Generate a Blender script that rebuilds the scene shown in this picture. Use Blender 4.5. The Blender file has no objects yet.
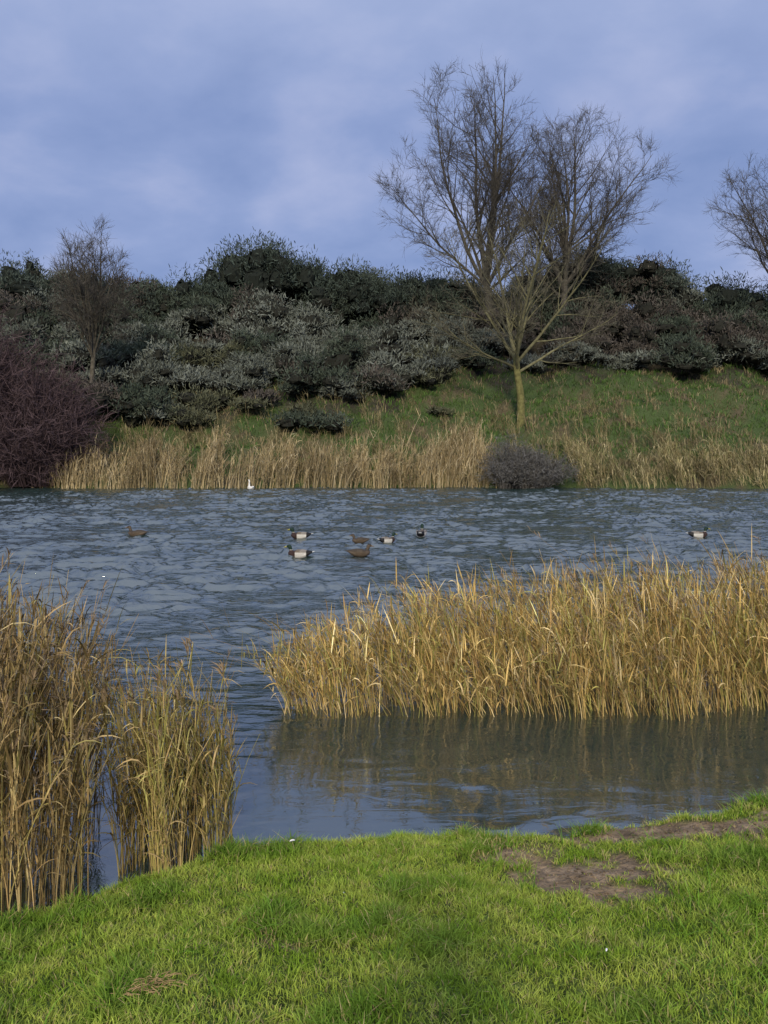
import bpy, math
import numpy as np
from mathutils import Vector
rng = np.random.default_rng(7)
scene = bpy.context.scene

# ------------------------------------------------------------------ helpers
class Acc:
    def __init__(s): s.V=[];s.F=[];s.C=[];s.n=0
    def add(s,V,F,C):
        s.V.append(V);s.F.append(F+s.n);s.C.append(C);s.n+=len(V)
    def build(s,name,mat,smooth=False):
        V=np.concatenate(s.V).astype(np.float32);F=np.concatenate(s.F).astype(np.int32);C=np.concatenate(s.C)
        return mesh_obj(name,V,F,C,mat,smooth)
def mesh_obj(name,V,F,C,mat,smooth=False):
    me=bpy.data.meshes.new(name)
    me.vertices.add(len(V)); me.vertices.foreach_set('co',np.ascontiguousarray(V,dtype=np.float32).ravel())
    me.loops.add(F.size); me.polygons.add(len(F))
    me.loops.foreach_set('vertex_index',F.astype(np.int32).ravel())
    me.polygons.foreach_set('loop_start',np.arange(0,F.size,F.shape[1],dtype=np.int32))
    me.polygons.foreach_set('loop_total',np.full(len(F),F.shape[1],dtype=np.int32))
    me.polygons.foreach_set('use_smooth',np.full(len(F),smooth,dtype=bool))
    me.update(calc_edges=True)
    if C is not None:
        a=me.color_attributes.new('Col','FLOAT_COLOR','POINT')
        cc=np.ones((len(V),4),dtype=np.float32); cc[:,:3]=np.clip(C,0,1); a.data.foreach_set('color',cc.ravel())
    me.materials.append(mat)
    ob=bpy.data.objects.new(name,me); scene.collection.objects.link(ob); return ob
def ribbons(P,W,C):
    N,K,_=P.shape
    V=np.stack([P-W,P+W],axis=2).reshape(-1,3)
    if C.ndim==2: C=np.repeat(C[:,None,:],K,1)
    CC=np.repeat(C[:,:,None,:],2,2).reshape(-1,3)
    b=(np.arange(N)[:,None]*K*2+np.arange(K-1)[None,:]*2).ravel()
    return V,np.stack([b,b+1,b+3,b+2],1),CC
def tubes(P,R,S,C):
    N,K,_=P.shape
    T=P[:,-1]-P[:,0]; T/=np.linalg.norm(T,axis=1,keepdims=True)+1e-9
    ref=np.where(np.abs(T[:,2:3])<0.9,np.array([[0,0,1.]]),np.array([[1.,0,0]]))
    U=np.cross(T,ref);U/=np.linalg.norm(U,axis=1,keepdims=True)+1e-9
    W=np.cross(T,U)
    a=np.arange(S)*2*np.pi/S
    off=(np.cos(a)[None,:,None]*U[:,None,:]+np.sin(a)[None,:,None]*W[:,None,:])
    V=P[:,:,None,:]+R[:,:,None,None]*off[:,None,:,:]
    n=np.arange(N)[:,None,None];k=np.arange(K-1)[None,:,None];s=np.arange(S)[None,None,:];s2=(s+1)%S
    b=n*K*S+k*S
    F=np.stack([b+s,b+s2,b+S+s2,b+S+s],-1).reshape(-1,4)
    if C.ndim==2: C=np.repeat(C[:,None,:],K,1)
    return V.reshape(-1,3),F,np.repeat(C[:,:,None,:],S,2).reshape(-1,3)
def fbm(x,y,scale,seed,n=14):
    r=np.random.default_rng(seed); o=np.zeros(np.broadcast(x,y).shape)
    for i in range(n):
        a=r.uniform(0,2*np.pi);f=2*np.pi/scale*r.uniform(0.5,2.6);p=r.uniform(0,6.28)
        o=o+np.sin((x*np.cos(a)+y*np.sin(a))*f+p+1.3*np.sin((x*np.sin(a)-y*np.cos(a))*f*0.6+p*2))
    return o/math.sqrt(n/2)/1.5
def sstep(a,b,x):
    t=np.clip((x-a)/(b-a),0,1);return t*t*(3-2*t)
def unit(v): return v/(np.linalg.norm(v,axis=-1,keepdims=True)+1e-9)

# ------------------------------------------------------------------ terrain
SX=np.array([-400,-30,-12,-6,-3,-1.98,-1.46,-0.94,-0.25,0.4,1.13,1.69,2.67,4,8,20,60,400.])
SY=np.array([-6,1.0,2.2,3.2,4.0,4.38,4.87,5.18,5.42,5.40,5.45,5.62,5.92,6.3,7.2,8,9,12.])
def shore(x): return np.interp(x,SX,SY)+0.035*np.sin(x*5.3)+0.02*np.sin(x*13.1+1)
def shore2(x): return 46+0.5*np.sin(x*0.21+1)+0.25*np.sin(x*0.9)
def dirt(x,y):
    n=0.40*fbm(x,y,0.26,21)+0.35*fbm(x,y,0.9,22)
    d1=1.15-np.hypot((x-1.95)/0.85,(y-5.32-0.10*(x-1.95))/0.26)+n*0.7
    d2=1.20-np.hypot((x-1.13)/0.42,(y-4.60)/0.29)+n*0.75
    d3=0.80-np.hypot((x-0.75)/0.50,(y-4.95)/0.22)+n*0.8
    d4=0.45-np.hypot((x+0.55)/0.45,(y-3.75)/0.15)+n*0.7
    return np.clip(np.maximum(np.maximum(d1,d2),np.maximum(d3*0.6,d4*0.6))*1.5,0,1)
def height(x,y):
    s=shore(x);t=s-y
    near=0.02+0.09*sstep(0,0.18,t)+0.16*np.clip(t,0,6)+0.012*fbm(x,y,0.6,3)*sstep(0,0.3,t)+0.02*fbm(x,y,1.9,4)*sstep(0,0.5,t)
    near=near-np.where((t>0)&(t<4),dirt(x,y),0)*(0.018+0.010*fbm(x,y,0.16,8))
    bed=-np.minimum(0.9,0.02+0.3*np.clip(-t,0,9))
    s2=shore2(x);t2=y-s2
    slope=0.02+0.35*sstep(0,0.8,t2)+0.46*np.clip(t2-0.4,0,26)
    slope=slope-0.02*np.clip(t2-30,0,400)
    slope=slope+0.35*fbm(x,y,9,5)*sstep(1,6,t2)+0.14*fbm(x,y,2.2,6)*sstep(0.5,3,t2)+1.0*fbm(x,y,40,9)*sstep(8,24,t2)
    bed2=-np.minimum(0.9,0.02+0.25*np.clip(-t2,0,9))
    return np.where(t>0,near,np.where(t2>0,slope,np.maximum(bed,bed2)))
def axis(segs):
    o=[np.arange(a,b,d) for a,b,d in segs]; return np.unique(np.concatenate(o+[np.array([segs[-1][1]])]))
gx=axis([(-900,-100,60),(-100,-30,2),(-30,-7,0.6),(-7,-3.5,0.08),(-3.5,4,0.035),(4,7,0.08),(7,30,0.6),(30,100,2),(100,900,60)])
gy=axis([(-300,-10,20),(-10,0,0.6),(0,2.5,0.1),(2.5,6.6,0.03),(6.6,44,0.9),(44,80,0.45),(80,120,3),(120,1500,60)])
def grid(gx,gy):
    X,Y=np.meshgrid(gx,gy); nx=len(gx);ny=len(gy)
    i=np.arange(ny-1)[:,None]*nx+np.arange(nx-1)[None,:]
    return X.ravel(),Y.ravel(),np.stack([i,i+1,i+1+nx,i+nx],-1).reshape(-1,4)
X,Y,F=grid(gx,gy);Z=height(X,Y)
D=dirt(X,Y);t=shore(X)-Y
n1=fbm(X,Y,0.5,31)[:,None];n2=fbm(X,Y,5,32)[:,None];n3=fbm(X,Y,1.7,33)[:,None]
soil=np.array([0.260,0.190,0.122])*(1+0.22*n1)*(1+0.15*fbm(X,Y,0.12,34)[:,None])
turf=np.array([0.085,0.120,0.030])*(1+0.25*n1)
Ds=np.clip(D*1.6,0,1)[:,None]
C=turf*(1-Ds)+soil*Ds
wet=sstep(0.12,0.0,t)[:,None]; C=C*(1-wet)+np.array([0.05,0.042,0.032])*wet
far=(Y>30)[:,None]
green=np.array([0.065,0.095,0.036]);brown=np.array([0.105,0.086,0.054])
m=sstep(-0.1,1.2,n2+0.4*n3)
slopec=green*(1-m)+brown*m
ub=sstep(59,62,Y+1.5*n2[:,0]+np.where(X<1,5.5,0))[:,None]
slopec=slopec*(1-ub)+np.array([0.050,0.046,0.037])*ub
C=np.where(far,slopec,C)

def new_mat(name):
    m=bpy.data.materials.new(name);m.use_nodes=True;nt=m.node_tree;nt.nodes.clear();return m,nt
def N(nt,t,**k):
    n=nt.nodes.new(t)
    for a,b in k.items(): setattr(n,a,b)
    return n
def col_mat(name,rough=0.7,trans=0.0,nscale=8,namt=0.3,bump=0.0,spec=0.2,bscale=40,bdist=0.02,diffuse=False):
    m,nt=new_mat(name);L=nt.links.new
    a=N(nt,'ShaderNodeAttribute',attribute_name='Col')
    col=a.outputs['Color'];tc=None
    if namt>0:
        tc=N(nt,'ShaderNodeTexCoord')
        no=N(nt,'ShaderNodeTexNoise');no.inputs['Scale'].default_value=nscale;no.inputs['Detail'].default_value=5
        L(tc.outputs['Object'],no.inputs['Vector'])
        mr=N(nt,'ShaderNodeMapRange');mr.inputs[1].default_value=0.25;mr.inputs[2].default_value=0.75
        mr.inputs[3].default_value=1-namt;mr.inputs[4].default_value=1+namt;L(no.outputs['Fac'],mr.inputs[0])
        vm=N(nt,'ShaderNodeVectorMath',operation='SCALE');L(a.outputs['Color'],vm.inputs[0]);L(mr.outputs[0],vm.inputs['Scale']);col=vm.outputs[0]
    o=N(nt,'ShaderNodeOutputMaterial')
    if diffuse:
        p=N(nt,'ShaderNodeBsdfDiffuse');L(col,p.inputs['Color'])
    else:
        p=N(nt,'ShaderNodeBsdfPrincipled');p.inputs['Roughness'].default_value=rough;p.inputs['Specular IOR Level'].default_value=spec
        L(col,p.inputs['Base Color'])
    if bump>0:
        nb=N(nt,'ShaderNodeTexNoise');nb.inputs['Scale'].default_value=bscale;nb.inputs['Detail'].default_value=6
        L(tc.outputs['Object'],nb.inputs['Vector'])
        b=N(nt,'ShaderNodeBump');b.inputs['Strength'].default_value=bump;b.inputs['Distance'].default_value=bdist
        L(nb.outputs['Fac'],b.inputs['Height']);L(b.outputs[0],p.inputs['Normal'])
    if trans>0:
        tr=N(nt,'ShaderNodeBsdfTranslucent');L(col,tr.inputs['Color'])
        mx=N(nt,'ShaderNodeMixShader');mx.inputs[0].default_value=trans
        L(p.outputs[0],mx.inputs[1]);L(tr.outputs[0],mx.inputs[2]);L(mx.outputs[0],o.inputs[0])
    else: L(p.outputs[0],o.inputs[0])
    return m
M_ground=col_mat('ground_mat',0.95,0,14,0.4,0.9,0.1,45,0.03)
M_grass=col_mat('grass_mat',0.5,0.22,2.5,0,0,0.25,diffuse=True)
M_slope=col_mat('slope_grass_mat',0.5,0,2.5,0,0,0.2,diffuse=True)
M_reed=col_mat('reed_mat',0.6,0,2.5,0,0,0.2,diffuse=True)
M_shrub=col_mat('shrub_mat',0.7,0,1.2,0,0,0.15,diffuse=True)
M_bark=col_mat('bark_mat',0.9,0,5,0.45,0.6,0.1,14,0.05)
M_feather=col_mat('feather_mat',0.6,0,60,0.15,0.15,0.3,120,0.004)
M_cloth=col_mat('cloth_mat',0.9,0,20,0.1,0.2,0.1,200,0.003)
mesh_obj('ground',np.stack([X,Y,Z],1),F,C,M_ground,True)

# ------------------------------------------------------------------ water
wx=axis([(-900,-60,60),(-60,-25,1.0),(-25,25,0.055),(25,60,1.0),(60,900,60)])
wy=axis([(-8,3.6,0.8),(3.6,13,0.035),(13,24,0.05),(24,49,0.08)])
X,Y,F=grid(wx,wy)
Z=np.zeros_like(X)
r=np.random.default_rng(11)
inx=(np.abs(X)<25)&(Y>3.6)
xi=X[inx];yi=Y[inx]
gust=np.clip(0.95+0.45*fbm(xi,yi,8,41)+0.25*fbm(xi,yi,2.2,43),0.3,1.9)
amp=(0.085+0.915*sstep(7.8,12.5,yi+0.6*fbm(xi,yi,3,42)-0.8*sstep(0.5,-1.5,xi)))*gust
wxx=xi+0.35*fbm(xi,yi,3.1,44)+0.10*fbm(xi,yi,0.9,46);wyy=yi+0.22*fbm(xi,yi,2.3,45)+0.05*fbm(xi,yi,0.7,47)
zi=np.zeros_like(xi)
for i in range(72):
    lam=0.19*(0.95/0.19)**(r.uniform(0,1)**1.1)
    th=math.radians(-90+10+r.normal(0,28));k=2*np.pi/lam;ph=r.uniform(0,6.28)
    s=0.056*(0.6+0.8*r.uniform())
    w=np.sin(k*(wxx*math.cos(th)+wyy*math.sin(th))+ph)
    zi+=s*lam/(2*np.pi)*(w+0.25*(w*w-0.5))*np.clip((lam-0.12)/0.2+np.clip((20-yi)/15,0,1)*0.6,0,1)
Z[inx]=zi*amp*np.clip((25-np.abs(xi))/2,0,1)
m,nt=new_mat('water_mat');L=nt.links.new
p=N(nt,'ShaderNodeBsdfPrincipled');p.inputs['Base Color'].default_value=(0.022,0.042,0.040,1);p.inputs['Roughness'].default_value=0.035;p.inputs['IOR'].default_value=2.9
tc=N(nt,'ShaderNodeTexCoord');mp=N(nt,'ShaderNodeMapping');mp.inputs['Scale'].default_value=(3.4,9.0,1);mp.inputs['Rotation'].default_value=(0,0,0.2)
no=N(nt,'ShaderNodeTexNoise');no.inputs['Scale'].default_value=1.0;no.inputs['Detail'].default_value=4;no.inputs['Distortion'].default_value=0.8
L(tc.outputs['Object'],mp.inputs[0]);L(mp.outputs[0],no.inputs['Vector'])
b=N(nt,'ShaderNodeBump');b.inputs['Distance'].default_value=0.04
sp=N(nt,'ShaderNodeSeparateXYZ');L(tc.outputs['Object'],sp.inputs[0])
mr=N(nt,'ShaderNodeMapRange');mr.inputs[1].default_value=7;mr.inputs[2].default_value=13;mr.inputs[3].default_value=0.09;mr.inputs[4].default_value=1.0
L(sp.outputs['Y'],mr.inputs[0]);L(mr.outputs[0],b.inputs['Strength'])
L(no.outputs['Fac'],b.inputs['Height']);L(b.outputs[0],p.inputs['Normal'])
o=N(nt,'ShaderNodeOutputMaterial');L(p.outputs[0],o.inputs[0])
mesh_obj('water',np.stack([X,Y,Z],1),F,None,m,True)

# ------------------------------------------------------------------ lawn grass
def blades(x,y,z,H,width,lean,col,K=3,tipfade=1.15):
    n=len(x);az=rng.uniform(0,2*np.pi,n);laz=rng.uniform(0,2*np.pi,n)
    t=np.linspace(0,1,K)[None,:]
    P=np.zeros((n,K,3));l=(lean*H)[:,None]*t**2
    P[:,:,0]=x[:,None]+l*np.cos(laz)[:,None];P[:,:,1]=y[:,None]+l*np.sin(laz)[:,None]
    P[:,:,2]=z[:,None]+H[:,None]*(t-0.25*np.minimum(lean,1.5)[:,None]*t**2)
    wf=np.interp(np.linspace(0,1,K),[0,0.5,1],[1,0.85,0.08])
    W=np.zeros((n,K,3));W[:,:,0]=(np.cos(az)*width)[:,None]*wf;W[:,:,1]=(np.sin(az)*width)[:,None]*wf
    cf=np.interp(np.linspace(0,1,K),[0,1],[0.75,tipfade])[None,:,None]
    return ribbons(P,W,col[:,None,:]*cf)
g=Acc()
n=500000
x=rng.uniform(-4.2,4.6,n);y=rng.uniform(1.9,6.6,n)
keep=(shore(x)-y>0.02)&(np.abs(x)<0.5*y+0.7)
dn=dirt(x,y);keep&=rng.uniform(0,1,n)>np.minimum(dn*1.4,0.985)
x=x[keep];y=y[keep];n=len(x);t=shore(x)-y;dn=dirt(x,y)
long_=sstep(0.1,1.1,fbm(x,y,1.3,51)+0.9*sstep(1.2,2.4,x-0.2*(y-3))+0.5*sstep(-1.0,-2.2,x))
long_*=1-0.8*sstep(0.9,0.3,np.hypot((x-1.13)/1.1,(y-4.3)/0.9))
edge=sstep(0.45,0.05,t)*0.5
H=(0.026+0.020*rng.uniform(0,1,n)+0.055*long_*rng.uniform(0.3,1,n)+0.05*edge*rng.uniform(0,1,n))*(1+0.28*fbm(x,y,0.22,52))
H=np.clip(H*(1-0.55*np.minimum(dn*2,1)),0.010,0.14)
v1=fbm(x,y,0.9,53);v2=fbm(x,y,0.25,54);q=rng.uniform(0,1,(n,1))
cA=np.array([0.215,0.340,0.038]);cB=np.array([0.410,0.490,0.095]);cD=np.array([0.115,0.225,0.032]);cS=np.array([0.50,0.43,0.20])
mixv=np.clip(0.5+0.34*v1+0.28*v2,0,1)[:,None]
col=cA*(1-mixv)+cB*mixv
col=col*(1-0.75*long_[:,None])+cD*0.75*long_[:,None]
col=col*(0.6+0.8*q)
st=(rng.uniform(0,1,n)<0.07+0.15*(v2>0.9)+0.30*(dn>0.1))[:,None]
col=np.where(st,cS*(0.6+0.6*q),col)
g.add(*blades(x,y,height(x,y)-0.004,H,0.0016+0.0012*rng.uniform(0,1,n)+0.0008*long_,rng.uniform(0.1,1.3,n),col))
n=9000
x=rng.uniform(-3.5,4,n);y=rng.uniform(2.2,6.2,n);keep=(shore(x)-y>0.05)&(dirt(x,y)<0.05)&((fbm(x,y,0.5,55)>0.75)|((x>1.0)&(fbm(x,y,0.6,56)>0.1)))&(np.abs(x)<0.5*y+0.6)
x=x[keep];y=y[keep];n=len(x)
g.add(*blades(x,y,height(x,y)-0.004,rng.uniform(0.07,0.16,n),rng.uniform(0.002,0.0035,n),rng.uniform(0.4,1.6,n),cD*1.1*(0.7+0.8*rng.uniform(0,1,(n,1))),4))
n=50000
x=rng.uniform(-9,9,n);y=rng.uniform(-4,7,n);keep=(shore(x)-y>0.03)&~(((np.abs(x)<0.5*y+0.7)&(y>1.9)))
x=x[keep];y=y[keep];n=len(x)
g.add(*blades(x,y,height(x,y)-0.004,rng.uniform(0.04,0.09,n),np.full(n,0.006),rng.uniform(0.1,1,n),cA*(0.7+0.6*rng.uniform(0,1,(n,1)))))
g.build('grass',M_grass)

g=Acc();n=90000
x=rng.uniform(-32,40,n);y=rng.uniform(46.4,64,n)
f1=fbm(x,y,4.5,61);f2=fbm(x,y,1.3,62)
z=height(x,y);q=rng.uniform(0,1,(n,1))
H=np.clip(0.17+0.17*f2+0.12*rng.uniform(0,1,n),0.06,0.7)
lowb=sstep(4.5,1.0,y-shore2(x))
H=H+0.35*lowb*rng.uniform(0.2,1,n)
mm=np.clip(0.18+0.50*f1+0.35*f2+0.6*lowb+0.35*sstep(1,-4,x),0,1)[:,None]
mm=np.where(rng.uniform(0,1,(n,1))<mm,1,0)
cg=np.array([0.078,0.140,0.038]);cs=np.array([0.20,0.168,0.10])
col=(cg*(1-mm)+cs*mm)*(0.5+0.8*q)*(1+0.35*f2[:,None])
g.add(*blades(x,y,z-0.02,H,rng.uniform(0.012,0.03,n),rng.uniform(0.1,0.9,n),col,3))
g.build('slope_grass',M_slope)

# ------------------------------------------------------------------ reeds
def reeds(acc,x,y,z,H,wind,leaves=6,leafL=0.36,leafW=0.008,stemW=0.0032,palette=None,plume=0.5,K=5,lk=5,wscale=1.0,leanamt=0.12,leanvar=0.10,droop=1.0,tint=0.25):
    n=len(x);q=rng.uniform(0,1,n)
    pal=palette
    cl=(1+tint*fbm(x,y,0.8 if wscale==1.0 else 3.0,int(rng.integers(1,9999))))[:,None]
    ci=rng.integers(0,len(pal),n);scol=pal[ci]*(0.7+0.55*rng.uniform(0,1,(n,1)))*cl
    sd=int(rng.integers(1,9999));gs=0.7 if wscale==1.0 else 3.0
    la=leanamt*(1+0.7*fbm(x,y,gs,sd))
    L2=np.stack([wind[0]*la+rng.normal(0,leanvar,n)+0.06*fbm(x,y,gs*0.5,sd+1),wind[1]*la+rng.normal(0,leanvar,n)],1)
    base=np.stack([x,y,z],1);t=np.linspace(0,1,K)
    def stem(tt,idx):
        P=base[idx].copy();hh=H[idx]
        P[...,0]+=L2[idx][...,0]*hh*(0.4*tt+0.9*tt**2);P[...,1]+=L2[idx][...,1]*hh*(0.4*tt+0.9*tt**2);P[...,2]+=hh*tt*(1-0.04*tt)
        return P
    idx=np.repeat(np.arange(n)[:,None],K,1);P=stem(np.broadcast_to(t,(n,K)),idx)
    az=rng.uniform(-0.9,0.9,n)
    wf=np.linspace(1,0.5,K)
    W=np.zeros((n,K,3));W[:,:,0]=(np.cos(az)*stemW)[:,None]*wf;W[:,:,1]=(np.sin(az)*stemW)[:,None]*wf
    acc.add(*ribbons(P,W,scol*0.95))
    m=n*leaves;si=np.repeat(np.arange(n),leaves)
    tl=np.clip(rng.beta(2.0,1.5,m)*0.85+0.15,0,0.98)
    S0=stem(tl,si)
    waz=math.atan2(wind[1],wind[0])
    a=np.where(rng.uniform(0,1,m)<0.55,waz+rng.normal(0,0.7,m),rng.uniform(0,2*np.pi,m))
    ll=leafL*rng.uniform(0.4,1.3,m)*wscale*(0.6+0.5*H[si]/np.max(H))
    el=np.radians(rng.uniform(48,86,m));dr=droop*rng.uniform(0.0,1.0,m)**1.6
    s=np.linspace(0,1,lk)[None,:]
    hor=ll[:,None]*(s*np.cos(el)[:,None]+0.25*dr[:,None]*s**2);ver=ll[:,None]*(s*np.sin(el)[:,None]-dr[:,None]*0.95*s**2)
    P=S0[:,None,:]+np.stack([hor*np.cos(a)[:,None],hor*np.sin(a)[:,None],ver],-1)
    P[:,:,2]=np.maximum(P[:,:,2],z[si][:,None]+0.01)
    wf=np.interp(np.linspace(0,1,lk),[0,0.3,0.7,1],[0.5,1,0.7,0.06])
    side=np.stack([-np.sin(a),np.cos(a),rng.uniform(-0.9,0.9,m)],1);side=unit(side)
    W=side[:,None,:]*(leafW*rng.uniform(0.5,1.3,m))[:,None,None]*wf[None,:,None]
    lc=pal[np.where(rng.uniform(0,1,m)<0.5,ci[si],rng.integers(0,len(pal),m))]*(0.55+0.8*rng.uniform(0,1,(m,1)))*cl[si]
    old=np.clip(1.1-tl*1.6,0,1)[:,None];lc=lc*(1-0.5*old)+np.array([0.17,0.11,0.055])*0.5*old
    acc.add(*ribbons(P,W,lc))
    pi=np.where(rng.uniform(0,1,n)<plume)[0]
    if len(pi):
        k=9;pp=np.repeat(pi,k);mm=len(pp)
        top=stem(rng.uniform(0.93,1.0,mm),pp)
        a=waz+rng.normal(0,0.9,mm);l=0.13*wscale*rng.uniform(0.5,1.3,mm)
        s=np.linspace(0,1,3)[None,:];el=np.radians(rng.uniform(30,85,mm))
        P=top[:,None,:]+np.stack([l[:,None]*s*np.cos(el)[:,None]*np.cos(a)[:,None],l[:,None]*s*np.cos(el)[:,None]*np.sin(a)[:,None],l[:,None]*(s*np.sin(el)[:,None]-0.4*s**2)],-1)
        az=rng.uniform(0,np.pi,mm);w=0.0045*wscale*rng.uniform(0.5,1.3,mm)
        W=np.stack([np.cos(az),np.sin(az),0.3*np.cos(az)],1)[:,None,:]*w[:,None,None]*np.array([0.6,1,0.2])[None,:,None]
        acc.add(*ribbons(P,W,np.array([0.27,0.20,0.13])*(0.6+0.8*rng.uniform(0,1,(mm,1)))))
gold=1.04*np.array([[0.56,0.40,0.15],[0.60,0.45,0.19],[0.45,0.31,0.11],[0.36,0.32,0.10],[0.66,0.52,0.27],[0.31,0.29,0.09],[0.34,0.22,0.09]])
goldg=np.array([[0.46,0.37,0.14],[0.34,0.31,0.10],[0.52,0.42,0.19],[0.38,0.29,0.12],[0.30,0.28,0.09]])
tan=np.array([[0.39,0.28,0.13],[0.46,0.35,0.17],[0.31,0.22,0.10],[0.54,0.43,0.21],[0.22,0.16,0.07],[0.33,0.28,0.10]])
def pts(n,x0,x1,y0,y1): return rng.uniform(x0,x1,n),rng.uniform(y0,y1,n)
a=Acc()
x,y=pts(15000,-1.3,11,7.7,11.6)
front=8.0+0.12*np.sin(x*2.1)+0.09*np.sin(x*5.7+1)+0.05*np.sin(x*11)
back=np.interp(x,[-1.2,0,2,5,11],[8.5,9.2,9.7,10.3,11.2])+0.2*np.sin(x*3.1)
keep=(y>front)&(y<back)&(x>-0.80+0.25*np.abs(y-8.3)+0.1*np.sin(y*9))&(rng.uniform(0,1,len(x))<np.where(x<5.5,0.8,0.35)*np.clip(0.85+0.5*fbm(x,y,0.7,72),0.25,1))
x=x[keep];y=y[keep]
H=np.interp(x,[-0.9,-0.4,0.3,1.5,3,6],[0.52,0.74,0.92,1.00,1.06,1.2])*(1+0.13*rng.normal(0,1,len(x))+0.10*fbm(x,y,0.9,71))
H=np.clip(H*np.interp(y-front[keep],[0,0.35,1.2],[0.80,1,1.04]),0.3,1.6)
reeds(a,x,y,np.full(len(x),-0.05),H,(-0.9,-0.25),leaves=6,leafL=0.34,leafW=0.0066,stemW=0.003,palette=gold,plume=0.12,leanamt=0.20,leanvar=0.13,droop=0.8,tint=0.35)
x,y=pts(1300,-0.65,6,7.95,9.2)
reeds(a,x,y,np.full(len(x),-0.05),rng.uniform(0.35,0.9,len(x)),(-0.8,-0.6),leaves=4,leafL=0.32,leafW=0.007,palette=gold*0.9,plume=0.0,leanamt=0.45,leanvar=0.3)
x=np.array([2.95,3.05,2.7,3.3,0.6,1.9,4.0,2.2,3.6,4.6,1.3]);y=np.array([9.3,9.0,9.6,9.8,9.0,9.4,9.7,9.2,9.0,9.9,9.1])
reeds(a,x,y,np.full(len(x),-0.05),np.array([1.75,1.5,1.45,1.5,1.2,1.35,1.6,1.3,1.5,1.6,1.25]),(-0.9,-0.2),leaves=5,leafL=0.3,leafW=0.007,palette=gold,plume=1.0,leanamt=0.25)
x,y=pts(90,-0.95,-0.6,8.0,8.7)
reeds(a,x,y,np.full(len(x),-0.05),rng.uniform(0.30,0.65,len(x)),(-1,-0.2),leaves=4,leafL=0.28,leafW=0.007,palette=gold,plume=0.1,leanamt=0.35)
a.build('reed_bed',M_reed)
a=Acc()
x,y=pts(8000,-7,-1.62,4.2,7.0)
keep=(y>shore(x)+np.interp(x,[-3,-2],[-0.25,-0.02]))&(y<shore(x)+1.9)&(x<-1.80+0.10*np.sin(y*7)-0.22*(y-5))&(rng.uniform(0,1,len(x))<np.where(x>-3.8,1,0.4)*np.clip(0.85+0.5*fbm(x,y,0.4,74),0.3,1))
x=x[keep];y=y[keep]
H=np.interp(x,[-4,-2.6,-2.1,-1.8],[1.85,1.57,1.32,0.95])*(1+0.10*rng.normal(0,1,len(x))+0.06*fbm(x,y,0.5,73))
reeds(a,x,y,np.maximum(height(x,y),-0.05),H,(0.5,-0.5),leaves=7,leafL=0.34,leafW=0.0060,stemW=0.0028,palette=tan,plume=0.45,leanamt=0.07,leanvar=0.09,droop=0.9,tint=0.35)
a.build('reed_bed',M_reed)
a=Acc()
x,y=pts(1300,-1.85,-0.9,5.0,6.1)
keep=(y>shore(x)+0.04)&(np.hypot((x+1.33)/0.28,(y-5.45)/0.42)<1+0.3*np.sin(x*23))
x=x[keep];y=y[keep]
H=np.interp(x,[-1.7,-1.3,-1.0],[0.98,0.88,0.66])*(1+0.24*rng.normal(0,1,len(x)))
reeds(a,x,y,np.full(len(x),-0.05),np.clip(H,0.25,1.3),(-0.15,-0.4),leaves=6,leafL=0.27,leafW=0.0048,stemW=0.0024,palette=np.concatenate([goldg,goldg*0.85,tan[:3]]),plume=0.12,leanamt=0.07,leanvar=0.10,droop=1.0,tint=0.4)
x=np.array([-1.02,-0.98,-1.1,-1.0,-1.2,-1.45,-1.35]);y=np.array([5.7,5.5,5.8,5.6,5.7,5.8,5.6])
reeds(a,x,y,np.full(len(x),-0.05),np.array([1.15,0.95,1.2,0.85,1.15,1.25,1.2]),(-0.8,0),leaves=5,leafL=0.25,leafW=0.005,palette=goldg,plume=0.8,leanamt=0.12)
a.build('reed_bed',M_reed)
pale=0.92*np.array([[0.44,0.35,0.20],[0.50,0.41,0.25],[0.36,0.28,0.15],[0.28,0.23,0.12],[0.54,0.46,0.30]])
a=Acc()
x,y=pts(9500,-19,6.2,45.0,50.5)
dd=y-shore2(x)
keep=(dd>-0.5)&(dd<1.5+1.8*fbm(x,0*x,4,81)+np.where(x<-12,1.0,0))&(fbm(x,y,1.6,86)>-0.7)
x=x[keep];y=y[keep]
H=(1.20+0.45*fbm(x,y,2.2,82)+0.30*fbm(x,y,0.8,87)+1.0*np.exp(-((x+12.5)/0.8)**2)+0.8*np.exp(-((x+3)/0.9)**2)+0.6*np.exp(-((x-2.5)/0.8)**2)+0.5*np.exp(-((x+7.5)/0.6)**2))*(1+0.20*rng.normal(0,1,len(x)))
reeds(a,x,y,np.maximum(height(x,y),-0.05),np.clip(H,0.5,4.2),(0.7,-0.3),leaves=4,leafL=0.5,leafW=0.018,stemW=0.013,palette=pale,plume=0.6,wscale=1.3,K=4,lk=4,leanamt=0.10,leanvar=0.14,tint=0.35)
a.build('reed_bed',M_reed)
a=Acc()
grs=0.94*np.array([[0.40,0.34,0.19],[0.46,0.40,0.24],[0.31,0.27,0.14],[0.20,0.20,0.09]])
x,y=pts(8000,10.5,42,45.4,50.5)
keep=(y-shore2(x)>-0.1)&(y-shore2(x)<2.6+1.3*fbm(x,0*x,4,83)); x=x[keep];y=y[keep]
H=np.clip((0.95+0.45*fbm(x,y,1.5,84))*(1+0.18*rng.normal(0,1,len(x))),0.3,2.2)
reeds(a,x,y,np.maximum(height(x,y),-0.05)-0.02,H,(-0.8,-0.3),leaves=4,leafL=0.6,leafW=0.018,stemW=0.010,palette=grs,plume=0.15,wscale=1.2,K=4,lk=4,leanamt=0.40,leanvar=0.16,tint=0.4)
a.build('tall_grass',M_reed)
a=Acc()
x,y=pts(7000,-16,20,48,56);keep=fbm(x,y,3,85)>0.15+0.10*(y-48);x=x[keep];y=y[keep]
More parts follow.
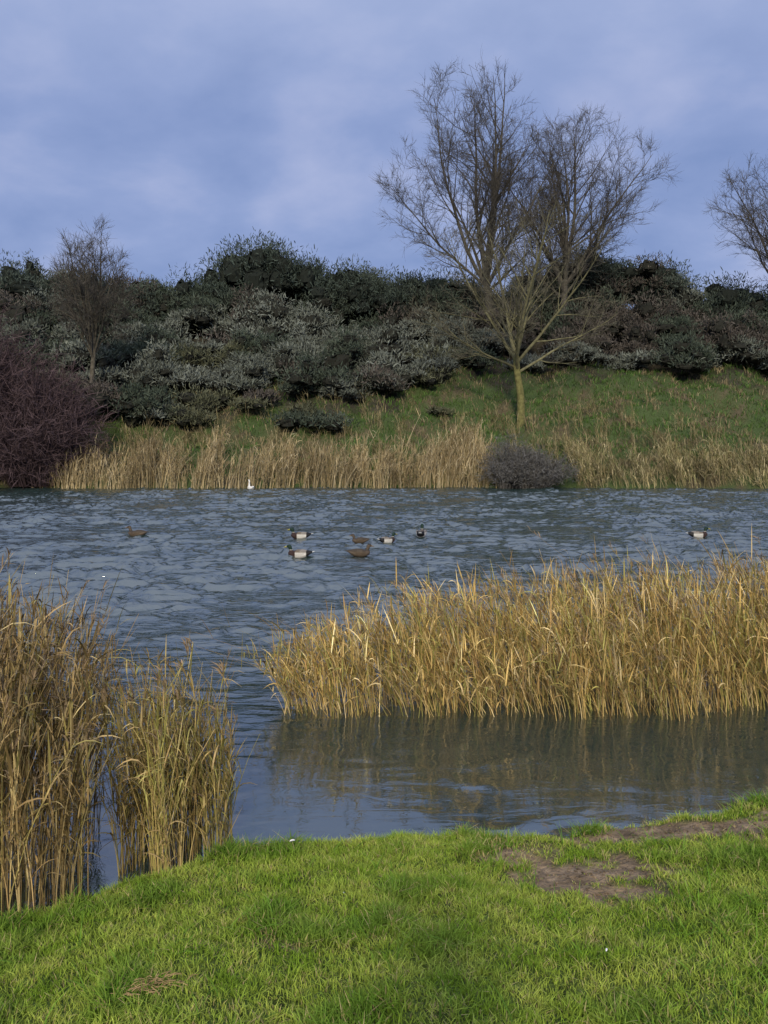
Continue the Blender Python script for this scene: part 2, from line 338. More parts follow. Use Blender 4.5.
H=np.clip(0.75+0.3*rng.normal(0,1,len(x)),0.3,1.6)
reeds(a,x,y,height(x,y)-0.02,H,(-0.6,-0.3),leaves=4,leafL=0.5,leafW=0.016,stemW=0.010,palette=grs*0.75,plume=0.3,wscale=1.2,K=4,lk=4,leanamt=0.25,leanvar=0.16)
a.build('tall_grass',M_reed)

# ------------------------------------------------------------------ shrubs
def cubesphere(n=3):
    V=[];F=[];c=0;u=np.linspace(-1,1,n+1)
    for ax in range(3):
        for sg in (-1,1):
            A,B=np.meshgrid(u,u);P=np.zeros(((n+1)**2,3));P[:,ax]=sg;P[:,(ax+1)%3]=A.ravel();P[:,(ax+2)%3]=B.ravel()
            V.append(P);i=(np.arange(n)[:,None]*(n+1)+np.arange(n)[None,:]).ravel()
            F.append(np.stack([i,i+1,i+n+2,i+n+1],1)+c);c+=(n+1)**2
    return unit(np.concatenate(V)),np.concatenate(F)
CS_V,CS_F=cubesphere(3)
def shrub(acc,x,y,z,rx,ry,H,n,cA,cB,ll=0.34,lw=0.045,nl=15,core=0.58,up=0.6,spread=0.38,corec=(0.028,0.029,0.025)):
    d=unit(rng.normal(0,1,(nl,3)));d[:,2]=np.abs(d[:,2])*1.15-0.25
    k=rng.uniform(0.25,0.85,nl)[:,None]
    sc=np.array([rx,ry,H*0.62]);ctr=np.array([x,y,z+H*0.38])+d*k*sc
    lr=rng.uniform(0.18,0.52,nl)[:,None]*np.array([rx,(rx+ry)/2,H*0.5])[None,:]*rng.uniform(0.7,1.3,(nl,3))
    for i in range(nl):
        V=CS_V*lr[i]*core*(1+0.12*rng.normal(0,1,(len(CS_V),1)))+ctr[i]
        acc.add(V,CS_F,np.tile(np.array(corec),(len(V),1)))  # near-black blobs paint the shade inside the shrub and close see-through gaps
    li=rng.integers(0,nl,n);dd=unit(rng.normal(0,1,(n,3)));dd[:,2]=np.where(dd[:,2]<-0.35,-dd[:,2],dd[:,2])
    P0=ctr[li]+dd*lr[li]*rng.uniform(0.60,1.0+spread,(n,1))
    P0[:,2]=np.maximum(P0[:,2],z+0.02)
    di=unit(dd*0.7+rng.normal(0,0.7,(n,3))+np.array([0,0,up+0.2]))
    l=ll*rng.uniform(0.4,1.5,(n,1))
    P=np.stack([P0,P0+di*l*0.5,P0+di*l+np.array([0,0,-0.1])*l],1)
    sd=unit(np.cross(di,rng.normal(0,1,(n,3))))
    W=sd[:,None,:]*(lw*rng.uniform(0.5,1.3,n))[:,None,None]*np.array([0.7,1,0.2])[None,:,None]
    lm=rng.uniform(0,1,nl)[li][:,None]*0.75+rng.uniform(0,1,(n,1))*0.35
    lm=np.clip(lm,0,1)
    col=(np.array(cA)*(1-lm)+np.array(cB)*lm)*(0.65+0.6*rng.uniform(0,1,(n,1)))
    acc.add(*ribbons(P,W,col))
silver=((0.086,0.099,0.084),(0.200,0.222,0.196))
darkg=((0.042,0.058,0.045),(0.092,0.112,0.088))
olive=((0.070,0.076,0.050),(0.130,0.138,0.090))
purp=((0.066,0.059,0.053),(0.120,0.108,0.098))
a=Acc()
rows=[(54.3,1.9),(57.0,2.5),(60,2.9),(63,3.2),(66.5,3.6),(69,3.9),(71.5,4.2),(74,4.4),(79,4.2)]
for ri,(yy,hh) in enumerate(rows):
    xx=-46.
    while xx<48:
        y0=yy+rng.normal(0,0.9);x0=xx+rng.normal(0,0.5)
        rad=rng.uniform(1.4,3.2);xx+=rad*rng.uniform(0.8,1.15)
        if yy<56 and (x0>-2.5 or rng.uniform()<0.25): continue
        if x0>1.0 and y0<62.0+0.9*math.sin(x0*0.5): continue
        z0=float(height(np.array([x0]),np.array([y0]))[0])-0.2
        h=hh*rng.uniform(0.7,1.4)
        f=rng.uniform();px=x0/y0
        if yy>=69: c=darkg if f<0.60 else (purp if f<0.85 else silver)
        elif yy>=63:
            c=silver if (f<0.66 and -0.24<px<0.14) else (darkg if f<0.35 else (purp if px>0.10 or f>0.85 else silver))
        else: c=silver if f<0.42 else (darkg if f<0.68 else (olive if f<0.85 else purp))
        inview=abs(x0)<0.47*y0+4
        nn=int((2100 if inview else 500)*(rad/2.2)*(1 if yy<75 else 0.6))
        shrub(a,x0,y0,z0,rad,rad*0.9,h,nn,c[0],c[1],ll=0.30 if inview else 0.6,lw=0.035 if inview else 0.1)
for (x0,y0,H,rad) in [(-9.0,70,7.4,3.6),(-12.5,71,7.0,3.2),(-5.8,70.5,6.4,3.2),(-15.5,71,5.6,2.8),(-10.5,73,7.2,3.4),(-2.8,71,5.4,2.8),(1.5,71,5.8,3.4),(-1.5,72,5.0,2.8),(4.5,72,5.2,3.0),(8,72,4.6,3.0),(-31,72,5.6,3.6),(-26,72,5.2,3.6),(-21,72,4.4,3.2),(24,73,5.4,3.6),(29,73,5.6,3.6),(19,73,5.2,3.2),(34,73,5.8,3.4)]:
    z0=float(height(np.array([x0]),np.array([y0]))[0])-0.3
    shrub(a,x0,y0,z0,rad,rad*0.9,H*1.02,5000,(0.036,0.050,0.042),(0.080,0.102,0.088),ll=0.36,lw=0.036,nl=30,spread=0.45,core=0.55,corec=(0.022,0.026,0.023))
a.build('buckthorn_shrubs',M_shrub)
a=Acc()
for (x0,y0,rad,h,c) in [(14,61.5,2.2,1.9,silver),(18,62,2.6,2.2,silver),(22.5,62,2.4,2.1,silver),(26,62.3,2.5,2.3,silver),(30,62,2.6,2.4,silver),(10.5,61,1.8,1.6,silver),(6.5,61,2,2.2,darkg),(4,60.5,2.0,2.2,silver),(1.5,58.5,1.9,2.2,silver),(-0.5,56.5,1.7,1.8,silver),(-3,55.5,1.8,2.0,silver),(2.8,59,1.7,1.6,olive),
     (-11.5,52.5,1.6,2.0,olive),(-8.5,53,1.4,1.3,olive),(3.5,55.5,1.0,0.6,olive),(-5,54,1.5,1.4,olive),(-14.5,52.5,1.9,2.6,darkg),(-17.5,53,2.3,3.0,purp),(-20.5,52.5,2.4,3.2,darkg),(-24,52,2.5,3.5,purp),(-14.8,56,2.3,3.2,silver)]:
    z0=float(height(np.array([x0]),np.array([y0]))[0])-0.1
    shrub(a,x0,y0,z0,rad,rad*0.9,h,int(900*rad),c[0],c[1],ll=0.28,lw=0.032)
a.build('low_shrubs',M_shrub)

def twigs(acc,base,rx,ry,H,ns,colA,colB,lw=0.02,sub=7,sub2=4):
    an=rng.uniform(0,2*np.pi,ns);r=np.sqrt(rng.uniform(0,1,ns))
    tx=np.cos(an)*r*rx;ty=np.sin(an)*r*ry;tz=H*np.sqrt(np.clip(1-0.85*r**2,0.02,1))*rng.uniform(0.7,1.05,ns)
    t=np.linspace(0,1,5)[None,:,None]
    b=np.array(base)+np.stack([tx*0.35,ty*0.35,0*tx],1);e=np.array(base)+np.stack([tx,ty,tz],1)
    P=b[:,None,:]*(1-t)+e[:,None,:]*t
    P[:,:,0]+=-(tx*0.18)[:,None]*np.sin(np.pi*t[:,:,0]);P+=rng.normal(0,0.09,P.shape)*t
    c=np.array(colA)*(0.6+0.7*rng.uniform(0,1,(ns,1)))
    az=rng.uniform(0,3.14,ns)
    W=np.stack([np.cos(az),np.sin(az),0*az],1)[:,None,:]*(np.linspace(1.6,0.5,5)*lw)[None,:,None]
    acc.add(*ribbons(P,W,c))
    def kids(P,k,l,w,col,jit):
        n=len(P);K=P.shape[1];pi=np.repeat(np.arange(n),k);m=len(pi)
        tt=rng.uniform(0.15,1,m)*(K-1);i0=np.minimum(tt.astype(int),K-2);f=(tt-i0)[:,None]
        S=P[pi,i0]*(1-f)+P[pi,i0+1]*f
        d=unit(unit(P[pi,i0+1]-P[pi,i0])+rng.normal(0,jit,(m,3))+np.array([0,0,0.1]))
        L=l*rng.uniform(0.5,1.3,(m,1));Q=np.stack([S,S+d*L*0.5+rng.normal(0,0.06,(m,3))*l,S+d*L],1)
        sd=unit(np.cross(d,rng.normal(0,1,(m,3))))
        W=sd[:,None,:]*w*np.array([1,0.8,0.4])[None,:,None]
        acc.add(*ribbons(Q,W,np.array(col)*(0.5+0.9*rng.uniform(0,1,(m,1)))));return Q
    Q=kids(P,sub,H*0.20,lw*0.7,colA,0.8);kids(Q,sub2,H*0.10,lw*0.6,colB,0.9)
pc1=(0.066,0.047,0.051);pc2=(0.098,0.071,0.079)
a=Acc()
twigs(a,(-19.0,46.2,0.1),3.7,2.6,6.6,380,pc1,pc2,0.022,9,6)
twigs(a,(-22.9,46.4,0.1),4.4,2.8,9.8,440,pc1,pc2,0.022,9,6)
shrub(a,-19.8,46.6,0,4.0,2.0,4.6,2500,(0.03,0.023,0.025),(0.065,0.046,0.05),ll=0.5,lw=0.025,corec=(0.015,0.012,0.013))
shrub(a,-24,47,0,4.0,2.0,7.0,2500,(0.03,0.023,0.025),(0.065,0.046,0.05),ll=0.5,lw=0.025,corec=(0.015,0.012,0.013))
a.build('bramble_thicket',M_shrub)
a=Acc()
twigs(a,(7.9,45.6,0.0),2.6,1.2,2.1,330,(0.11,0.105,0.10),(0.15,0.15,0.15),0.014,8,5)
twigs(a,(6.7,45.7,0.0),1.5,1.0,2.8,120,(0.11,0.105,0.10),(0.15,0.15,0.15),0.014,8,5)
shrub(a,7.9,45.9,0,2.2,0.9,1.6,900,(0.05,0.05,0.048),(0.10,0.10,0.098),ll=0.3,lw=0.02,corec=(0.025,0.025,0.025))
a.build('willow_bush',M_shrub)

# ------------------------------------------------------------------ bare trees
def tree(name,base,trunk_top,r0,ctr,rad,seed,limbs=9,col=(0.078,0.072,0.062),coltw=(0.085,0.078,0.070),twr=0.012,dens=1.0,limbang=(0.25,0.95),limblow=0.35,ntw=3,basecol=None,ns=0.75,nk3=6):
    r=np.random.default_rng(seed);levels={i:[] for i in range(5)}
    ctr=np.array(ctr,float);rad=np.array(rad,float)
    def tobound(p,d):
        o=(p-ctr)/rad;v=d/rad;A=v@v;B=o@v;Cc=o@o-1;di=B*B-A*Cc
        if di<0: return 0.0
        return (-B+math.sqrt(di))/A
    KS=[9,10,7,5,4]
    def grow(p,d,L,rr,lev,K,trop):
        pts_=[p.copy()];d=d/np.linalg.norm(d)
        for i in range(K-1):
            d=d+r.normal(0,[0.04,0.055,0.085,0.11,0.13][lev],3)+np.array([0,0,trop]);d/=np.linalg.norm(d)
            p=p+d*L/(K-1);pts_.append(p.copy())
        end=[0.6,0.10,0.2,0.3,0.5][lev]
        return np.array(pts_),rr*np.linspace(1,end,K)
    base=np.array(base,float);tt=np.array(trunk_top,float)
    K=9;s=np.linspace(0,1,K)[:,None];P=base*(1-s)+tt*s
    P[:,0]+=0.35*np.sin(s[:,0]*5+seed)*s[:,0]*(1-s[:,0])
    R=r0*(np.linspace(1,0.72,K));R[0]*=1.35;levels[0].append((P,R))
    q=[]
    for i in range(limbs):
        az=i*2.39996+r.uniform(-0.4,0.4);an=limbang[0]+(limbang[1]-limbang[0])*((i+0.5)/limbs)
        d=np.array([math.sin(an)*math.cos(az),0.8*math.sin(an)*math.sin(az),math.cos(an)])
        f=1-limblow*(i/limbs)*r.uniform(0.3,1);p=base*(1-f)+tt*f
        L=tobound(p,d)
        if L<=0.5: L=rad[2]
        q.append((p,d,L*r.uniform(0.84,1.0),r0*(0.56-0.27*i/limbs),1))
    while q:
        p,d,L,rr,lev=q.pop()
        P,R=grow(p,d,L,max(rr,twr),lev,KS[lev],[0,0.035,0.03,0.02,0.01][lev])
        levels[lev].append((P,np.maximum(R,twr*0.6)))
        if lev>=4: continue
        nk=int(round(dens*[0,14,8,nk3][lev]*r.uniform(0.75,1.25)))
        K=len(P)
        for j in range(nk):
            t=0.15+0.83*((j+r.uniform(0,1))/nk);x=t*(K-1);i0=min(int(x),K-2);pp=P[i0]+(P[i0+1]-P[i0])*(x-i0)
            dd=P[i0+1]-P[i0];dd/=np.linalg.norm(dd)
            ax=np.cross(dd,r.normal(0,1,3));ax/=np.linalg.norm(ax)
            an=r.uniform(0.4,1.0);nd=dd*math.cos(an)+ax*math.sin(an)+np.array([0,0,0.06])
            nd/=np.linalg.norm(nd)
            Lk=L*r.uniform(0.28,0.55)*(1.15-0.5*t)
            if lev==1: Lk=max(Lk,1.4)
            bnd=tobound(pp,nd)
            Lk=min(Lk,bnd*r.uniform(0.85,1.0)) if bnd>0 else Lk*0.3
            if Lk<0.2: continue
            q.append((pp,nd,Lk,max(R[i0]*0.5,twr),lev+1))
    acc=Acc()
    for lev,lst in levels.items():
        if not lst: continue
        P=np.stack([a_ for a_,b_ in lst]);R=np.stack([b_ for a_,b_ in lst])
        c=np.array(col) if lev<3 else np.array(coltw)
        if lev==0 and basecol is not None: c=np.array(basecol)
        C=np.tile(c,(len(lst),1))*r.uniform(0.75,1.25,(len(lst),1))
        if lev<3: acc.add(*tubes(P,R,[12,8,5][lev],C))
        else: acc.add(*tubes(P,R,3,C))
    for lev,k in ((4,ntw),(3,3)):
        if not levels[lev] or k==0: continue
        P=np.stack([a_ for a_,b_ in levels[lev]]);K=P.shape[1]
        pi=np.repeat(np.arange(len(P)),k);m=len(pi)
        x=r.uniform(0.25,1,m)*(K-1);i0=np.minimum(x.astype(int),K-2);f=(x-i0)[:,None]
        S=P[pi,i0]*(1-f)+P[pi,i0+1]*f
        d=unit(unit(P[pi,i0+1]-P[pi,i0])+r.normal(0,0.34,(m,3))+np.array([0,0,0.15]))
        L=ns*r.uniform(0.35,1.15,(m,1));Q=np.stack([S,S+d*L*0.5+r.normal(0,0.03,(m,3)),S+d*L+r.normal(0,0.04,(m,3))],1)
        sd=unit(np.cross(d,r.normal(0,1,(m,3))));W=sd[:,None,:]*0.0070*np.array([1,0.8,0.4])[None,:,None]
        acc.add(*ribbons(Q,W,np.array(coltw)*r.uniform(0.7,1.3,(m,1))))
    print(name,[len(v) for v in levels.values()])
    return acc.build(name,M_bark,True)
def hz(x,y): return float(height(np.array([x]),np.array([y]))[0])-0.25
tree('bare_tree',(8.6,66,hz(8.6,66)),(7.9,66,15.0),0.36,(6.4,66,22.8),(7.2,5.4,9.2),3,limbs=11,limbang=(0.05,1.0),dens=0.97,ntw=2)
tree('bare_tree',(14.0,68,hz(14,68)),(14.5,68,15.4),0.34,(15.8,68,21.5),(7.8,5.4,7.4),5,limbs=12,limbang=(0.05,1.15),dens=0.97,ntw=2)
tree('bare_tree',(32.5,68,hz(32.5,68)),(32.3,68,14.5),0.32,(32.2,68,19.6),(6.6,5,7.0),8,limbs=9,limbang=(0.05,1.0),dens=0.9,ntw=2)
tree('bare_tree',(8.75,54,hz(8.75,54)),(8.4,54,7.9),0.27,(8.3,54,12.3),(7.6,5,6.4),12,limbs=10,col=(0.140,0.134,0.078),coltw=(0.122,0.115,0.086),basecol=(0.180,0.172,0.07),limbang=(0.20,1.25),dens=0.80,limblow=0.3,ntw=1,ns=0.6,nk3=5)
tree('bare_tree',(-18.7,54.5,hz(-18.7,54.5)),(-18.6,54.5,8.4),0.19,(-18.7,54.5,11.1),(2.9,2.4,5.9),14,limbs=10,limbang=(0.02,0.6),dens=0.85,col=(0.080,0.073,0.058),ntw=2,ns=0.6,nk3=5)

# ------------------------------------------------------------------ birds
def loft(sec,n=18):
    V=[];F=[]
    for (cx,cz,rw,rh,an) in sec:
        for k in range(n):
            a_=2*math.pi*k/n;yy=math.cos(a_)*rw;hh=math.sin(a_)*rh
            V.append((cx-math.sin(an)*hh,yy,cz+math.cos(an)*hh))
    for i in range(len(sec)-1):
        for k in range(n):
            F.append((i*n+k,i*n+(k+1)%n,(i+1)*n+(k+1)%n,(i+1)*n+k))
    F.append(tuple(range(n))[::-1]);F.append(tuple((len(sec)-1)*n+k for k in range(n)))
    return V,F
def bird_mesh(name,kind):
    parts=[]
    body=[(-0.335,0.115,0.006,0.003,0),(-0.30,0.112,0.030,0.008,0.1),(-0.25,0.095,0.052,0.022,0.1),(-0.20,0.075,0.075,0.045,0.1),(-0.12,0.055,0.100,0.072,0.05),(-0.02,0.045,0.115,0.085,0),(0.08,0.045,0.112,0.084,0),(0.15,0.052,0.095,0.074,0),(0.20,0.065,0.070,0.056,0),(0.235,0.075,0.035,0.03,0)]
    parts.append(loft(body))
    if kind=='white':
        neck=[(0.15,0.08,0.055,0.055,1.2),(0.20,0.15,0.036,0.036,1.5),(0.20,0.23,0.027,0.027,1.7),(0.18,0.31,0.024,0.024,1.6),(0.20,0.37,0.026,0.026,0.9),(0.235,0.385,0.028,0.028,0.1),(0.27,0.375,0.018,0.018,-0.2),(0.31,0.362,0.015,0.008,-0.2),(0.335,0.356,0.006,0.004,-0.2)]
    else:
        neck=[(0.13,0.075,0.062,0.060,1.0),(0.175,0.125,0.042,0.042,1.3),(0.19,0.165,0.034,0.036,1.35),(0.20,0.20,0.036,0.044,0.9),(0.215,0.222,0.037,0.043,0.4),(0.245,0.222,0.030,0.034,0.0),(0.27,0.213,0.018,0.019,-0.15),(0.295,0.206,0.016,0.010,-0.1),(0.325,0.201,0.017,0.007,0),(0.338,0.200,0.009,0.004,0)]
    parts.append(loft(neck))
    for sy in (-1,1):
        w=[(0.13,0.075,0.02,0.045,0.1),(0.06,0.085,0.030,0.060,0.1),(-0.06,0.090,0.030,0.058,0.05),(-0.17,0.100,0.020,0.036,-0.05),(-0.26,0.115,0.008,0.012,-0.1)]
        V,F=loft(w,12);yo=[0.082,0.096,0.088,0.058,0.022]
        V=[(v[0],v[1]+sy*yo[i//12],v[2]) for i,v in enumerate(V)]
        parts.append((V,F))
    if kind=='drake':
        parts.append(loft([(-0.25,0.11,0.012,0.012,0.4),(-0.275,0.145,0.010,0.010,1.2),(-0.262,0.165,0.008,0.008,2.4)],8))
    V=[];F=[]
    for v,f in parts:
        o=len(V);V+=v;F+=[tuple(i+o for i in ff) for ff in f]
    me=bpy.data.meshes.new(name+'_src');me.from_pydata(V,[],F)
    ob=bpy.data.objects.new('tmp',me);scene.collection.objects.link(ob)
    md=ob.modifiers.new('r','REMESH');md.mode='VOXEL';md.voxel_size=0.006
    md=ob.modifiers.new('s','SMOOTH');md.iterations=2;md.factor=0.5
    dg=bpy.context.evaluated_depsgraph_get();m2=bpy.data.meshes.new_from_object(ob.evaluated_get(dg));m2.name=name
    bpy.data.objects.remove(ob)
    nv=len(m2.vertices);P=np.zeros(nv*3,dtype=np.float32);m2.vertices.foreach_get('co',P);P=P.reshape(-1,3)
    x,y,z=P.T;C=np.zeros((nv,3));mot=0.8+0.4*np.random.default_rng(1).uniform(0,1,(nv,1))
    if kind=='drake':
        C[:]=(0.55,0.54,0.51)
        C[(z>0.100)]=(0.14,0.115,0.09)
        C[(z>0.110)&(x<-0.02)&(np.abs(y)>0.05)]=(0.22,0.20,0.18)
        C[x<-0.15]=(0.012,0.012,0.014);C[x<-0.275]=(0.6,0.6,0.58)
        C[(x>0.085)&(z<0.15)]=(0.040,0.022,0.018)
        hd=(x>0.12)&(z>0.145);C[hd]=(0.6,0.6,0.58);C[(x>0.12)&(z>0.152)]=(0.006,0.026,0.016)
        C[(x>0.268)&(z>0.185)]=(0.38,0.34,0.06)
    elif kind=='hen':
        C[:]=(0.085,0.064,0.045);C[z>0.10]=(0.052,0.040,0.030);C[(z>0.155)&(x>0.12)]=(0.085,0.063,0.044)
        C[(z>0.235)&(x>0.12)]=(0.04,0.030,0.022);C[(x>0.268)&(z>0.185)]=(0.16,0.10,0.04);C*=mot*1.0
    else:
        C[:]=(0.80,0.80,0.78);C[(x>0.275)&(z>0.33)]=(0.65,0.30,0.06)
    eye=((np.hypot(x-0.238,z-0.230)<0.008) if kind!='white' else (np.hypot(x-0.245,z-0.388)<0.007))&(np.abs(y)>0.015);C[eye]=0.005
    a_=m2.color_attributes.new('Col','FLOAT_COLOR','POINT');cc=np.ones((nv,4),dtype=np.float32);cc[:,:3]=C;a_.data.foreach_set('color',cc.ravel())
    m2.polygons.foreach_set('use_smooth',np.ones(len(m2.polygons),dtype=bool));m2.materials.clear();m2.materials.append(M_feather);return m2
drake=bird_mesh('drake','drake');hen=bird_mesh('hen','hen');white=bird_mesh('white','white')
for me_,x,y,rot,s in [(hen,-6.65,22.9,170,1.05),(drake,-2.2,22.4,180,1.05),(drake,-1.87,18.8,178,1.05),(hen,-0.60,21.4,185,0.85),(hen,-0.55,19.0,5,1.0),(drake,0.08,21.4,35,0.95),(drake,1.0,22.8,82,1.2),(drake,8.35,22.6,5,1.05)]:
    ob=bpy.data.objects.new('mallard_duck',me_);scene.collection.objects.link(ob);ob.location=(x,y,0.018);ob.rotation_euler=(0,0,math.radians(rot));ob.scale=(s,s,s)
ob=bpy.data.objects.new('white_goose',white);scene.collection.objects.link(ob);ob.location=(-7.0,44.7,0.0);ob.rotation_euler=(0,0,math.radians(120));ob.scale=(1.25,)*3

# ------------------------------------------------------------------ small things on the lawn
a=Acc();n=1500
x=rng.uniform(0.1,2.9,n*4);y=rng.uniform(4.1,5.7,n*4);k=(dirt(x,y)>0.35)&(shore(x)-y>0.03);x=x[k][:n];y=y[k][:n]
for i in range(len(x)):
    s=0.002+0.006*rng.uniform()**3
    V=CS_V*s*np.array([1,1,0.7])*(1+0.2*rng.normal(0,1,(len(CS_V),1)))+np.array([x[i],y[i],float(height(x[i:i+1],y[i:i+1])[0])+s*0.3])
    a.add(V,CS_F,np.tile(np.array([0.20,0.15,0.10])*rng.uniform(0.6,1.4),(len(V),1)))
a.build('soil_clods',M_ground)
a=Acc();n=80
x=rng.normal(-0.92,0.07,n);y=3.28+0.25*(x+0.92)+rng.normal(0,0.03,n);z=height(x,y)+rng.uniform(0.030,0.048,n)
an=rng.normal(0.3,0.6,n);l=rng.uniform(0.02,0.06,n);d=np.stack([np.cos(an),np.sin(an),rng.normal(0,0.2,n)],1)
P=np.stack([np.stack([x,y,z],1),np.stack([x,y,z],1)+d*l[:,None]*0.5+np.array([0,0,0.004]),np.stack([x,y,z],1)+d*l[:,None]],1)
W=np.stack([-np.sin(an),np.cos(an),0.5+0*an],1)[:,None,:]*0.0013*np.ones((1,3,1))
a.add(*ribbons(P,W,np.array([0.32,0.22,0.11])*(0.6+0.7*rng.uniform(0,1,(n,1)))))
a.build('dry_straw',M_reed)
def feather(x,y,ang,s):
    z=float(height(np.array([x]),np.array([y]))[0])+0.055
    t=np.linspace(-1,1,9);P=np.zeros((1,9,3));P[0,:,0]=x+s*t*math.cos(ang);P[0,:,1]=y+s*t*math.sin(ang);P[0,:,2]=z+0.25*s*(1-t*t)
    w=s*0.28*np.sqrt(np.clip(1-t**2,0.01,1));W=np.zeros((1,9,3));W[0,:,0]=-math.sin(ang)*w;W[0,:,1]=math.cos(ang)*w;W[0,:,2]=0.5*w
    a=Acc();a.add(*ribbons(P,W,np.full((1,3),0.8)));a.build('fallen_feather',M_feather,True)
feather(-0.55,5.1,0.4,0.018);feather(0.93,3.55,1.1,0.012);feather(-0.2,4.2,2.0,0.008)

# ------------------------------------------------------------------ photographer (casts the soft shadow on the lawn)
def person():
    gz=float(height(np.array([0.]),np.array([-0.4]))[0])
    J={'pel':(0,-0.42,0.95,.125,.10),'bel':(0,-0.42,1.08,.13,.10),'che':(0,-0.41,1.30,.155,.11),'nk0':(0,-0.40,1.46,.07,.065),'nk1':(0,-0.38,1.53,.055,.055),
       'hd0':(0,-0.37,1.60,.078,.088),'hd1':(0,-0.37,1.68,.075,.088),
       'hipL':(-.10,-.42,.90,.085,.09),'kneL':(-.12,-.40,.50,.058,.06),'ankL':(-.13,-.43,.09,.042,.045),'toeL':(-.15,-.26,.035,.042,.03),
       'hipR':(.10,-.42,.90,.085,.09),'kneR':(.12,-.40,.50,.058,.06),'ankR':(.13,-.43,.09,.042,.045),'toeR':(.15,-.26,.035,.042,.03),
       'shL':(-.18,-.41,1.40,.06,.06),'elL':(-.24,-.26,1.18,.045,.045),'wrL':(-.11,-.12,1.38,.03,.03),'haL':(-.085,-.09,1.45,.03,.018),
       'shR':(.18,-.41,1.40,.06,.06),'elR':(.24,-.26,1.18,.045,.045),'wrR':(.11,-.12,1.38,.03,.03),'haR':(.085,-.09,1.45,.03,.018)}
    E=['pel bel','bel che','che nk0','nk0 nk1','nk1 hd0','hd0 hd1','pel hipL','hipL kneL','kneL ankL','ankL toeL','pel hipR','hipR kneR','kneR ankR','ankR toeR','che shL','shL elL','elL wrL','wrL haL','che shR','shR elR','elR wrR','wrR haR']
    for sd in ('L','R'):
        sx=-1 if sd=='L' else 1
        for i in range(5):
            x0=.085*sx;b=f'f{sd}{i}';zo=1.47+0.018*(i-2) if i<4 else 1.44
            J[b+'a']=(x0-0.004*sx,-.07,zo,.009,.009);J[b+'b']=(x0-0.02*sx,-.045+.003*i,zo+.004,.008,.008);J[b+'c']=(x0-0.045*sx,-.05,zo+.006,.007,.007)
            E+= [f'ha{sd} {b}a',f'{b}a {b}b',f'{b}b {b}c']
    ks=list(J);me=bpy.data.meshes.new('body');me.from_pydata([(J[k][0],J[k][1],J[k][2]+gz) for k in ks],[tuple(ks.index(q) for q in e.split()) for e in E],[])
    ob=bpy.data.objects.new('photographer',me);scene.collection.objects.link(ob)
    ob.modifiers.new('skin','SKIN')
    for i,k in enumerate(ks):
        me.skin_vertices[0].data[i].radius=(J[k][3],J[k][4]);me.skin_vertices[0].data[i].use_root=(k=='pel')
    s=ob.modifiers.new('sub','SUBSURF');s.levels=2;s.render_levels=2
    dg=bpy.context.evaluated_depsgraph_get();m2=bpy.data.meshes.new_from_object(ob.evaluated_get(dg));ob.modifiers.clear();ob.data=m2
    nv=len(m2.vertices);P=np.zeros(nv*3,dtype=np.float32);m2.vertices.foreach_get('co',P);P=P.reshape(-1,3);z=P[:,2]-gz
    C=np.tile(np.array([0.03,0.04,0.07]),(nv,1));C[z<0.95]=(0.04,0.045,0.06);C[z<0.08]=(0.05,0.03,0.02);C[(z>1.50)]=(0.45,0.28,0.2);C[(z>1.66)|((z>1.56)&(P[:,1]<-0.40))]=(0.06,0.04,0.025);C[(P[:,1]>-0.13)&(z>1.35)]=(0.45,0.28,0.2)
    a_=m2.color_attributes.new('Col','FLOAT_COLOR','POINT');cc=np.ones((nv,4),dtype=np.float32);cc[:,:3]=C;a_.data.foreach_set('color',cc.ravel())
    m2.polygons.foreach_set('use_smooth',np.ones(len(m2.polygons),dtype=bool));m2.materials.clear();m2.materials.append(M_cloth)
person()

# ------------------------------------------------------------------ sky and sun
EL=27;AZ=4
w=bpy.data.worlds.new('World');scene.world=w;w.use_nodes=True;nt=w.node_tree;nt.nodes.clear();L=nt.links.new
sky=N(nt,'ShaderNodeTexSky',sky_type='NISHITA');sky.sun_disc=False;sky.sun_elevation=math.radians(EL);sky.sun_rotation=math.radians(180+AZ)
sc=N(nt,'ShaderNodeVectorMath',operation='SCALE');sc.inputs['Scale'].default_value=0.10;L(sky.outputs[0],sc.inputs[0])
tc=N(nt,'ShaderNodeTexCoord');sp=N(nt,'ShaderNodeSeparateXYZ');L(tc.outputs['Generated'],sp.inputs[0])
mz=N(nt,'ShaderNodeMath',operation='ADD');mz.inputs[1].default_value=0.38;L(sp.outputs['Z'],mz.inputs[0])
mz2=N(nt,'ShaderNodeMath',operation='MAXIMUM');mz2.inputs[1].default_value=0.1;L(mz.outputs[0],mz2.inputs[0])
dx=N(nt,'ShaderNodeMath',operation='DIVIDE');dy=N(nt,'ShaderNodeMath',operation='DIVIDE')
L(sp.outputs['X'],dx.inputs[0]);L(mz2.outputs[0],dx.inputs[1]);L(sp.outputs['Y'],dy.inputs[0]);L(mz2.outputs[0],dy.inputs[1])
cb=N(nt,'ShaderNodeCombineXYZ');L(dx.outputs[0],cb.inputs[0]);L(dy.outputs[0],cb.inputs[1])
mp=N(nt,'ShaderNodeMapping');mp.inputs['Scale'].default_value=(1.5,1.7,1);mp.inputs['Rotation'].default_value=(0,0,0.5);mp.inputs['Location'].default_value=(5.1,2.7,0);L(cb.outputs[0],mp.inputs[0])
no=N(nt,'ShaderNodeTexNoise');no.inputs['Scale'].default_value=2.4;no.inputs['Detail'].default_value=8;no.inputs['Roughness'].default_value=0.52;no.inputs['Distortion'].default_value=0.15;L(mp.outputs[0],no.inputs['Vector'])
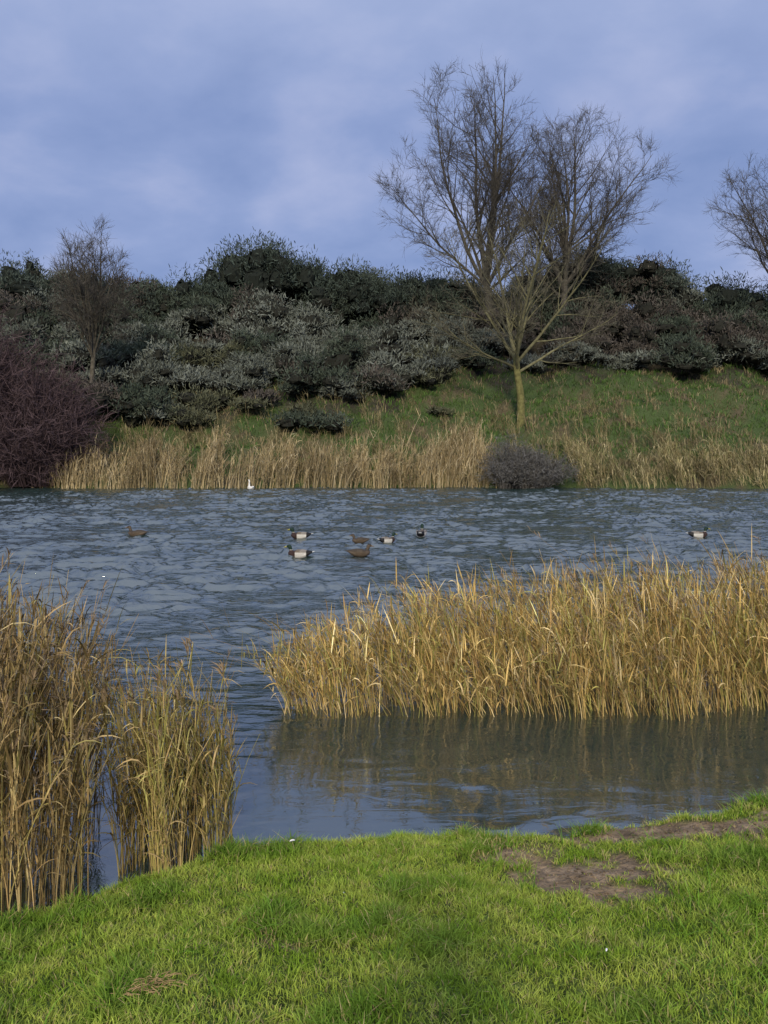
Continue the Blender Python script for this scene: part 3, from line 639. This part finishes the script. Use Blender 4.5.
cr=N(nt,'ShaderNodeValToRGB');cr.color_ramp.elements[0].position=0.28;cr.color_ramp.elements[0].color=(0.205,0.290,0.555,1)
cr.color_ramp.elements[1].position=0.72;cr.color_ramp.elements[1].color=(0.42,0.48,0.73,1)
e=cr.color_ramp.elements.new(0.5);e.color=(0.285,0.368,0.640,1)
L(no.outputs['Fac'],cr.inputs[0])
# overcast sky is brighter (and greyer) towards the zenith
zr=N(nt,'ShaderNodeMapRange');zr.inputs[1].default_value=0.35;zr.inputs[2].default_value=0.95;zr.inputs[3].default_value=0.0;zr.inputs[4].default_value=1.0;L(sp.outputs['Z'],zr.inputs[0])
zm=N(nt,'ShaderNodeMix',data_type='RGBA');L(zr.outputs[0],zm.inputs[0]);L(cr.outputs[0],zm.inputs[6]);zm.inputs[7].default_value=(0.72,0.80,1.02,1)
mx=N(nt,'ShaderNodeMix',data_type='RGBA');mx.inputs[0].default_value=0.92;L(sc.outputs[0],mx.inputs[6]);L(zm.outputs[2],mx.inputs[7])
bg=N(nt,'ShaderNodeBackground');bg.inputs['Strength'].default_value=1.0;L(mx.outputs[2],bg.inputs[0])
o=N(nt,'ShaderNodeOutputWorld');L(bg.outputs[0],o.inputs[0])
sl=bpy.data.lights.new('sun','SUN');sl.energy=3.0;sl.angle=math.radians(7);sl.color=(1.0,0.87,0.64)
so=bpy.data.objects.new('sun',sl);scene.collection.objects.link(so)
ca=math.cos(math.radians(EL))
d=Vector((math.sin(math.radians(AZ))*ca,math.cos(math.radians(AZ))*ca,-math.sin(math.radians(EL))));so.rotation_euler=d.to_track_quat('-Z','Y').to_euler();so.location=(0,-10,20)

cam=bpy.data.cameras.new('camera');co=bpy.data.objects.new('camera',cam);scene.collection.objects.link(co)
co.location=(0,0,2.6);co.rotation_euler=(math.radians(90),0,0);cam.lens=29.88;cam.sensor_width=36;cam.shift_y=-72/1024;cam.clip_start=0.05;cam.clip_end=4000
scene.camera=co
scene.view_settings.view_transform='Standard';scene.view_settings.look='None';scene.view_settings.exposure=0
